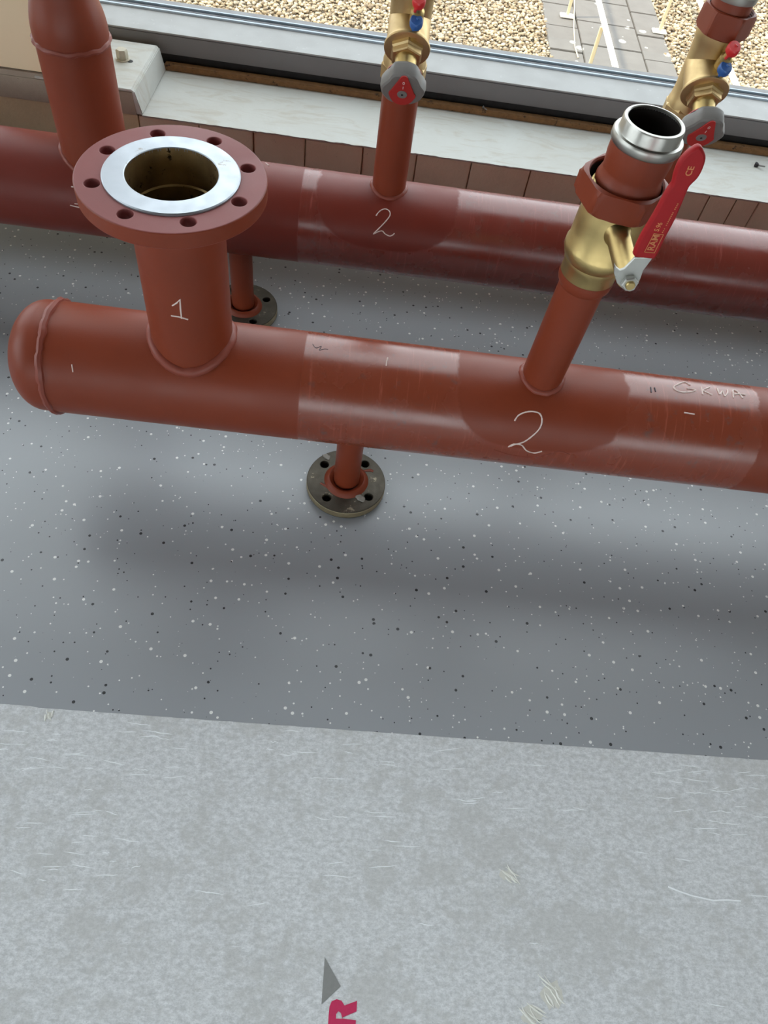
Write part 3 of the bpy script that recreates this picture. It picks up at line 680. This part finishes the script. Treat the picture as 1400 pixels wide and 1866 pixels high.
out = [(1154.7,465.5),(1166.5,436.9),(1191.3,395.6),(1213.7,354.3),(1225.5,336.7),(1229,321.3),(1237.3,300.1),(1251.4,282.4),(1267.9,270.8),(1277.9,268.8),(1284.4,277.7),(1287.4,290.7),(1282,309.5),(1272.6,326),(1259.7,339),(1253.8,349.6),(1232.5,399.2),(1213.7,434.5),(1200.7,462.8),(1194.5,471.5),(1190,473),(1158,470)]
sleeve = lv(out, 0.004)
pts = spline([Vector((a, b, 0)) for a, b in sleeve], 3)
ob('sleeve', flat([[(q.x, q.y) for q in pts]], 0.0085, 0.0025, lvm(-0.0045), 'sleeve', 50), 'lever_red', lev)
OFF = 0.0042
def lvp(x, y):   # zoom pixel of the lever close-up -> lever plane
    return lv([(1150 + x / 8.48, 260 + y / 8.48)], OFF)[0]
def lever_text(body, p0, p1, size, bold=0.0):
    a = Vector((*lvp(*p0), 0)); b = Vector((*lvp(*p1), 0)); d = (b - a).normalized(); n = Vector((-d.y, d.x, 0))
    me = text_mesh(body, 1.0, 0.0004 / size, Matrix.Identity(4), bold)
    w = max(v.co.x for v in me.vertices) - min(v.co.x for v in me.vertices); sx = (b - a).length / w
    me.transform(lvm(OFF) @ frame(a, d * sx, n * size, Vector((0, 0, size)))); return me
def join(ms):
    b = B()
    for m in ms: b.add([v.co for v in m.vertices], [tuple(p.vertices) for p in m.polygons])
    return b
bx = [lvp(*q) for q in ((205, 1690), (365, 1705), (510, 1415), (355, 1400))]
cx_, cy_ = sum(q[0] for q in bx) / 4, sum(q[1] for q in bx) / 4
inner = [(cx_ + (q[0] - cx_) * 0.90, cy_ + (q[1] - cy_) * 0.945) for q in bx]
ob('print_box', flat([bx, inner], 0.0004, 0, lvm(OFF), 'print_box', 0), 'gold_print', lev)
for body, q0, q1, sz, bo_ in (('RAM', (345, 1672), (445, 1440), 0.0098, 0.01), ('S.96', (425, 1375), (492, 1245), 0.0072, 0.0), ('CE', (920, 520), (985, 375), 0.0085, 0.01)):
    ob('print_lettering', lever_text(body, q0, q1, sz, bo_), 'gold_print', lev)
# illegible fine print column: short dashes
bb = B()
for k in range(17):
    t = k / 16; q = lvp(490 + (725 - 490) * t, 1385 + (945 - 1385) * t)
    if k in (3, 12): continue
    bb.lathe([(0.0007, 0.0), (0.0007, 0.0003), (0.0001, 0.0003)], 5, lvm(OFF) @ Matrix.Translation((q[0], q[1], 0)))
ob('fine_print', bb, 'gold_print', lev)['kind'] = 'stuff'
HUB = lv([(1147, 513)], 0.002)[0]; HM = lvm(0.0015) @ Matrix.Translation((HUB[0], HUB[1], 0))
hn = ob('hub_nut', B().lathe([(0.0088, 0.0), (0.0092, 0.001), (0.0092, 0.005), (0.0080, 0.0065), (0.0056, 0.0065), (0.0056, 0.003)], 6, HM @ Matrix.Rotation(0.3, 4, 'Z')).mesh('hub_nut', 25), 'zinc', lev)
ob('hub_stud', B().lathe([(0.0052, 0.0), (0.0052, 0.0085), (0.0044, 0.0095), (0.0, 0.0096)], 32, HM), 'brass', hn)

# ------------------------------------------------------------------ balancing valves on the back header (built once, copied once)
def balancing_valve(loc, label):
    e = bpy.data.objects.new('balancing_valve', None); COL.objects.link(e); e.location = loc; e.empty_display_size = 0.05
    e['label'] = label; e['category'] = 'balancing valve'; e['group'] = 'brass balancing valves with grey wheels'
    zb = loc[2]
    Z = lambda prof: [(r, z - zb) for r, z in prof]
    def part(name, me, mat, par=e):
        if isinstance(me, B): me = me.mesh(name)
        o = bpy.data.objects.new(name, me); COL.objects.link(o); me.materials.append(M[mat]); o.parent = par; return o
    body = part('valve_body', B().lathe(Z([(0.0285,0.512),(0.0320,0.512),(0.0330,0.516),(0.0335,0.540),(0.0318,0.546),(0.0305,0.560),(0.0308,0.600),(0.0315,0.630),(0.0330,0.634),(0.0330,0.646)]), 64), 'brass_cast')
    part('end_hex', B().lathe(Z([(0.0330,0.5115),(0.0362,0.5145),(0.0362,0.5345),(0.0335,0.5385)]), 8, Matrix.Rotation(0.2, 4, 'Z')).mesh('end_hex', 20), 'brass_cast', body)
    part('paint_collar', B().lathe(Z([(0.0302,0.500),(0.0318,0.507),(0.0330,0.5125),(0.0300,0.5130)]), 48), 'red', body)
    al = math.radians(27); bd = Vector((0, -math.cos(al), -math.sin(al))); nd = Vector((0, -math.sin(al), math.cos(al)))
    OB = Vector((0, 0, 0.5975 - zb)); BF = frame(OB, nd.cross(bd), nd, bd)    # x right, y = up-normal, z = outwards
    BF = frame(OB, Vector((-1, 0, 0)), nd, bd) if nd.cross(bd).x < 0 else BF
    bon = part('bonnet', B().lathe([(0.0312, 0.0), (0.0312, 0.040), (0.0318, 0.044), (0.0340, 0.0455), (0.0345, 0.0475), (0.0340, 0.0500), (0.0322, 0.0508), (0.0, 0.0509)], 64, BF), 'brass_cast')
    part('bonnet_hex', B().lathe([(0.0262, 0.050), (0.0262, 0.0560), (0.0240, 0.0585), (0.0240, 0.0650), (0.0222, 0.0665), (0.0140, 0.0668)], 6, BF @ Matrix.Rotation(math.pi / 6 * 1.0, 4, 'Z')).mesh('bonnet_hex', 20), 'brass_cast', bon)
    part('bonnet_neck', B().lathe([(0.0165, 0.064), (0.0158, 0.070), (0.0158, 0.094)], 40, BF), 'brass', bon)
    # hand wheel: grey, three scooped flats
    def wr(a, z):
        c = math.cos(3 * (a - math.pi / 2)); return 1.02 - 0.15 * max(0.0, -c) ** 1.2 - 0.02 * (1 - abs(math.cos(4.5 * a)))
    wh = part('hand_wheel', B().lathe([(0.012, 0.0915), (0.0275, 0.0920), (0.0300, 0.0935), (0.0325, 0.0975), (0.0332, 0.1085), (0.0318, 0.1150), (0.0290, 0.1175), (0.0, 0.1180)], 72, BF, rmod=wr).mesh('hand_wheel', 28), 'wheel_grey')
    part('wheel_collar', B().lathe([(0.0158, 0.0875), (0.021, 0.0880), (0.0265, 0.0915), (0.0268, 0.0935)], 40, BF), 'wheel_red', wh)
    tri = []
    for (cx, cy, rr, a0, a1) in ((0.0, -0.010, 0.0175, math.radians(200), math.radians(340)), (0.013, -0.006, 0.007, math.radians(-30), math.radians(50)), (0.0, 0.0270, 0.0055, math.radians(30), math.radians(150)), (-0.013, -0.006, 0.007, math.radians(130), math.radians(210))):
        for k in range(7): a = a0 + (a1 - a0) * k / 6; tri.append((cx + rr * math.cos(a), cy + rr * math.sin(a)))
    FM = BF @ Matrix.Translation((0, 0, 0.1175))
    fp = part('red_face', flat([tri], 0.0022, 0.0005, FM, 'red_face'), 'wheel_red', wh)
    part('face_boss', B().lathe([(0.0075, 0.002), (0.0072, 0.0032), (0.0, 0.0032)], 28, FM @ Matrix.Translation((0, -0.004, 0))), 'wheel_grey', wh)
    part('face_hole', B().lathe([(0.0018, 0.0031), (0.0018, 0.0036), (0.0, 0.0036)], 16, FM @ Matrix.Translation((0, -0.004, 0))), 'black', wh)
    for k, (dg, cy) in enumerate((('0', 0.0195), ('1', 0.0100))):
        part('digit', text_mesh(dg, 0.0075, 0.0004, FM @ Matrix.Translation((0, cy - 0.0027, 0.0025)), 0.0, 'CENTER'), 'label_white', wh)
    # measuring nipples
    for nm, base, mat, tl in (('blue', OB + bd * 0.035 + nd * 0.032 + Vector((0.008, 0, -0.014)), 'cap_blue', 1), ('red', OB + bd * 0.035 + nd * 0.032 + Vector((0.008, 0.002, 0.012)), 'cap_red', 1)):
        NF = axis_frame(base, nd)
        np_ = part('measuring_nipple', B().lathe([(0.0105, -0.022), (0.0100, 0.006), (0.0062, 0.0085), (0.0058, 0.020), (0.0050, 0.021)], 32, NF), 'brass', e)
        part('nipple_cap', B().lathe([(0.0060, 0.0185), (0.0092, 0.0190), (0.0096, 0.0215), (0.0094, 0.0270), (0.0080, 0.0290), (0.0, 0.0295)], 32, NF, rmod=lambda a, z: 1 + 0.10 * abs(math.sin(a)) ** 3), mat, np_)
        tb = B(); tb.tube([base + nd * 0.024 + Vector((0.002, -0.001, 0.006)), base + nd * 0.0235 + Vector((-0.002, -0.001, -0.006)), base + nd * 0.018 + Vector((-0.004, -0.001, -0.0095))], [0.0028, 0.0026, 0.0022], 8)
        part('cap_strap', tb, mat, np_)
    un_ = part('union_nut', nutmesh(0.0395, 0.034, 0.0325, Matrix.Translation((0.001, 0, 0.641 - zb)) @ Matrix.Rotation(math.radians(2), 4, 'Y') @ Matrix.Rotation(0.25, 4, 'Z')).mesh('union_nut', 25), 'red')
    tl_ = part('union_tail', B().lathe(Z([(0.024,0.646),(0.0308,0.646),(0.0308,0.652),(0.0290,0.655),(0.0290,0.690),(0.024,0.690)]), 56, None, True), 'red')
    part('steel_ferrule', B().lathe(Z([(0.0240,0.686),(0.0312,0.687),(0.0318,0.690),(0.0318,0.696),(0.0300,0.6975),(0.0288,0.699),(0.0288,0.708),(0.0275,0.7095),(0.0240,0.7085)]), 64, None, True), 'steel', tl_)
    return e
def copy_tree(o, parent=None):
    c = o.copy(); COL.objects.link(c); c.parent = parent
    for ch in list(o.children): copy_tree(ch, c)
    return c
bv = balancing_valve((XB2B, Y2, 0.512), 'middle brass balancing valve cut by the top edge, over the back chalk 2')
bv2 = copy_tree(bv); bv2.location = (XRB, Y2, 0.512)
bv2['label'] = 'right brass balancing valve with red union nut, behind the red lever'

# ------------------------------------------------------------------ insulation board
ZB = 0.05
def board_pt(u, v, dz=0.0): return at(u, v, 2, ZB + dz)
bo = empty('insulation_board', (0.1, -1.0, 0), 'fleece-faced white insulation board lying on the floor in the foreground', 'insulation board')
eL = board_pt(0, 1280.5); eM = board_pt(95, 1291); eR = board_pt(1400, 1385)
sl_ = (eR.y - eM.y) / (eR.x - eM.x)
bx0, bx1 = -1.0, 1.5
def yedge(x): return eM.y + sl_ * (x - eM.x) + (0.0016 if x < eM.x - 0.02 else 0.0) + 0.0006 * noise.noise((x * 60, 0, 5))
b = B(); n = 240; xs = [bx0 + (bx1 - bx0) * i / n for i in range(n + 1)]
vt = []
for x in xs:
    ye = yedge(x); vt += [(x, ye + 0.0003, 0.0), (x, ye, ZB - 0.0012), (x, ye - 0.0012, ZB), (x, -1.62, ZB), (x, -1.62, 0.0)]
fs = []
for i in range(n):
    for k in range(5): l = (k + 1) % 5; fs.append((i*5+k, i*5+l, (i+1)*5+l, (i+1)*5+k))
fs += [(0, 1, 2, 3, 4), tuple(n*5 + k for k in (4, 3, 2, 1, 0))]
b.add(vt, fs); ob('board_body', b.mesh('board_body', 40), 'fleece', bo)
def board_poly(name, pix, mat):
    lp_ = [(q.x, q.y) for q in (board_pt(*p) for p in pix)]
    return ob(name, flat([lp_] if not isinstance(pix[0], list) else lp_, 0.0004, 0, Matrix.Translation((0, 0, ZB)), name, 0), mat, bo)
board_poly('printed_triangle', [(592, 1744), (621, 1797), (586, 1830)], 'grey_print')
def zr(x, y): return (500 + x / 4.667, 1700 + y / 4.667)
outer = [zr(*q) for q in ((457, 790), (462, 700), (470, 625), (488, 582), (530, 563), (572, 577), (597, 617), (704, 577), (699, 668), (584, 717), (575, 727), (694, 743), (690, 835), (452, 880))]
hole = [zr(*q) for q in ((524, 728), (526, 690), (545, 666), (566, 680), (578, 722), (580, 730))]
lo = [[(q.x, q.y) for q in (board_pt(*p) for p in lp_)] for lp_ in (outer, hole)]
ob('printed_letter', flat(lo, 0.0004, 0, Matrix.Translation((0, 0, ZB)), 'printed_letter', 0), 'magenta', bo)
# fine wrinkles in the fleece
wb_ = B(); rng = random.Random(5)
zones = [(0, 330, 1300, 1420, 26), (0, 260, 1430, 1640, 20), (480, 720, 1330, 1420, 10), (1190, 1400, 1395, 1500, 20), (840, 980, 1440, 1480, 6), (540, 720, 1480, 1600, 8), (1160, 1400, 1500, 1640, 6), (0, 1400, 1340, 1860, 22)]
for u0, u1, v0, v1, cnt in zones:
    for _ in range(cnt):
        u, v = rng.uniform(u0, u1), rng.uniform(v0, v1)
        if v < 1290 + 0.075 * u: continue
        ln = rng.uniform(12, 55); an = rng.gauss(0.05, 0.10); m = 5; pts = []; rad = []
        for k in range(m + 1):
            t = k / m - 0.5; q = board_pt(u + ln * t, v + ln * t * math.tan(an) + 2 * noise.noise((u * .1 + t * 3, v, 0)))
            w = 0.00075 * (1 - (2 * t) ** 2) * rng.uniform(.6, 1) + 0.00012; pts.append((q.x, q.y, ZB - w * 0.45)); rad.append(w)
        wb_.tube(pts, rad, 6)
for pix in ([(1218, 1616), (1235, 1623), (1260, 1632), (1300, 1641), (1325, 1640), (1350, 1642)],):
    pts = [board_pt(*p) for p in spline([Vector((u, v, 0)) for u, v in pix], 3) and pix]; wb_.tube([(q.x, q.y, ZB - 0.0003) for q in pts], 0.0011, 6)
w_ = ob('fleece_wrinkles', wb_, 'wrinkle', bo); w_['kind'] = 'stuff'
def torn(pix_c, rx, ry, seed, lean):
    """scuffed spot: a flat beige patch with a few crumpled fleece flaps"""
    r_ = random.Random(seed); c = board_pt(*pix_c)
    lp_ = [(c.x + rx * .40 * math.cos(a) * (1 + .3 * r_.uniform(-1, 1)), c.y + ry * .45 * math.sin(a) * (1 + .3 * r_.uniform(-1, 1))) for a in [2*math.pi*k/16 for k in range(16)]]
    ob('bare_patch', flat([lp_], 0.0003, 0, Matrix.Translation((0, 0, ZB)), 'bare_patch', 0), 'scuff', bo)
    b = B()
    for k in range(7):
        a = lean + r_.uniform(-.25, .25); ln = r_.uniform(.5, 1.0) * rx; w = r_.uniform(.0006, .0018)
        ox, oy = r_.uniform(-.35, .35) * rx, r_.uniform(-.4, .4) * ry; d = Vector((math.cos(a), math.sin(a), 0)); nn = Vector((-d.y, d.x, 0)); m = 9; vs_ = []; fs = []; bw = r_.uniform(-.5, .7)
        for i in range(m + 1):
            t = i / m - .5; ww = w * (1 - (2 * t) ** 2) + .0002; bend = bw * ln * (t * t) + 0.0006 * noise.noise((t * 5, k, seed))
            p = Vector((c.x + ox, c.y + oy, ZB)) + d * (ln * t) + nn * bend
            hh = 0.0014 * (1 - (2 * t) ** 2) * r_.uniform(.6, 1)
            vs_ += [p - nn * ww + Vector((0, 0, 0.0002)), p + Vector((0, 0, 0.0003 + hh)), p + nn * ww * .6 + Vector((0, 0, 0.0002))]
        for i in range(m): fs += [(3*i, 3*i+1, 3*i+4, 3*i+3), (3*i+1, 3*i+2, 3*i+5, 3*i+4)]
        b.add(vs_, fs)
    o = ob('torn_spot', b.mesh('torn_spot', 60), 'fibre', bo); o['kind'] = 'stuff'
torn((924, 1595), 0.024, 0.014, 3, -0.7); torn((1008, 1812), 0.034, 0.032, 4, -0.75); torn((968, 1850), 0.030, 0.020, 6, -0.6); torn((90, 1303), 0.012, 0.010, 8, -1.3)

# ------------------------------------------------------------------ small things on the ledge
def plug(u, v, label):
    c = at(u, v, 2, ZL); e = empty('wall_plug', (c.x, c.y, ZL), label, 'screw')
    mtx = axis_frame(Vector((c.x, c.y, ZL + 0.003)), Vector((0.75, -0.60, 0.25)))
    ob('screw_head', B().lathe([(0.0, -0.004), (0.0060, -0.003), (0.0055, 0.0), (0.002, 0.0045)], 20, mtx), 'nail', e)
    ob('screw_shaft', B().lathe([(0.0016, 0.002), (0.0017, 0.016), (0.0012, 0.018), (0.0, 0.0182)], 12, mtx), 'nail_shaft', e)
plug(1378, 303, 'small grey screw with dark head lying on the ledge at far right')
c = at(881, 203, 2, 0.2975); e = empty('loose_screw', (c.x, 0.81, 0.2975), 'tiny grey screw lying on the brown strip right of the middle valve', 'screw')
mtx = axis_frame(Vector((c.x, 0.809, 0.3002)), Vector((0.7, -0.7, -0.05)))
ob('screw_head', B().lathe([(0.0, -0.002), (0.0030, -0.0012), (0.0026, 0.0), (0.001, 0.0018)], 14, mtx), 'nail_shaft', e)
ob('screw_shaft', B().lathe([(0.0009, 0.001), (0.0009, 0.010), (0.0, 0.011)], 8, mtx), 'nail_shaft', e)
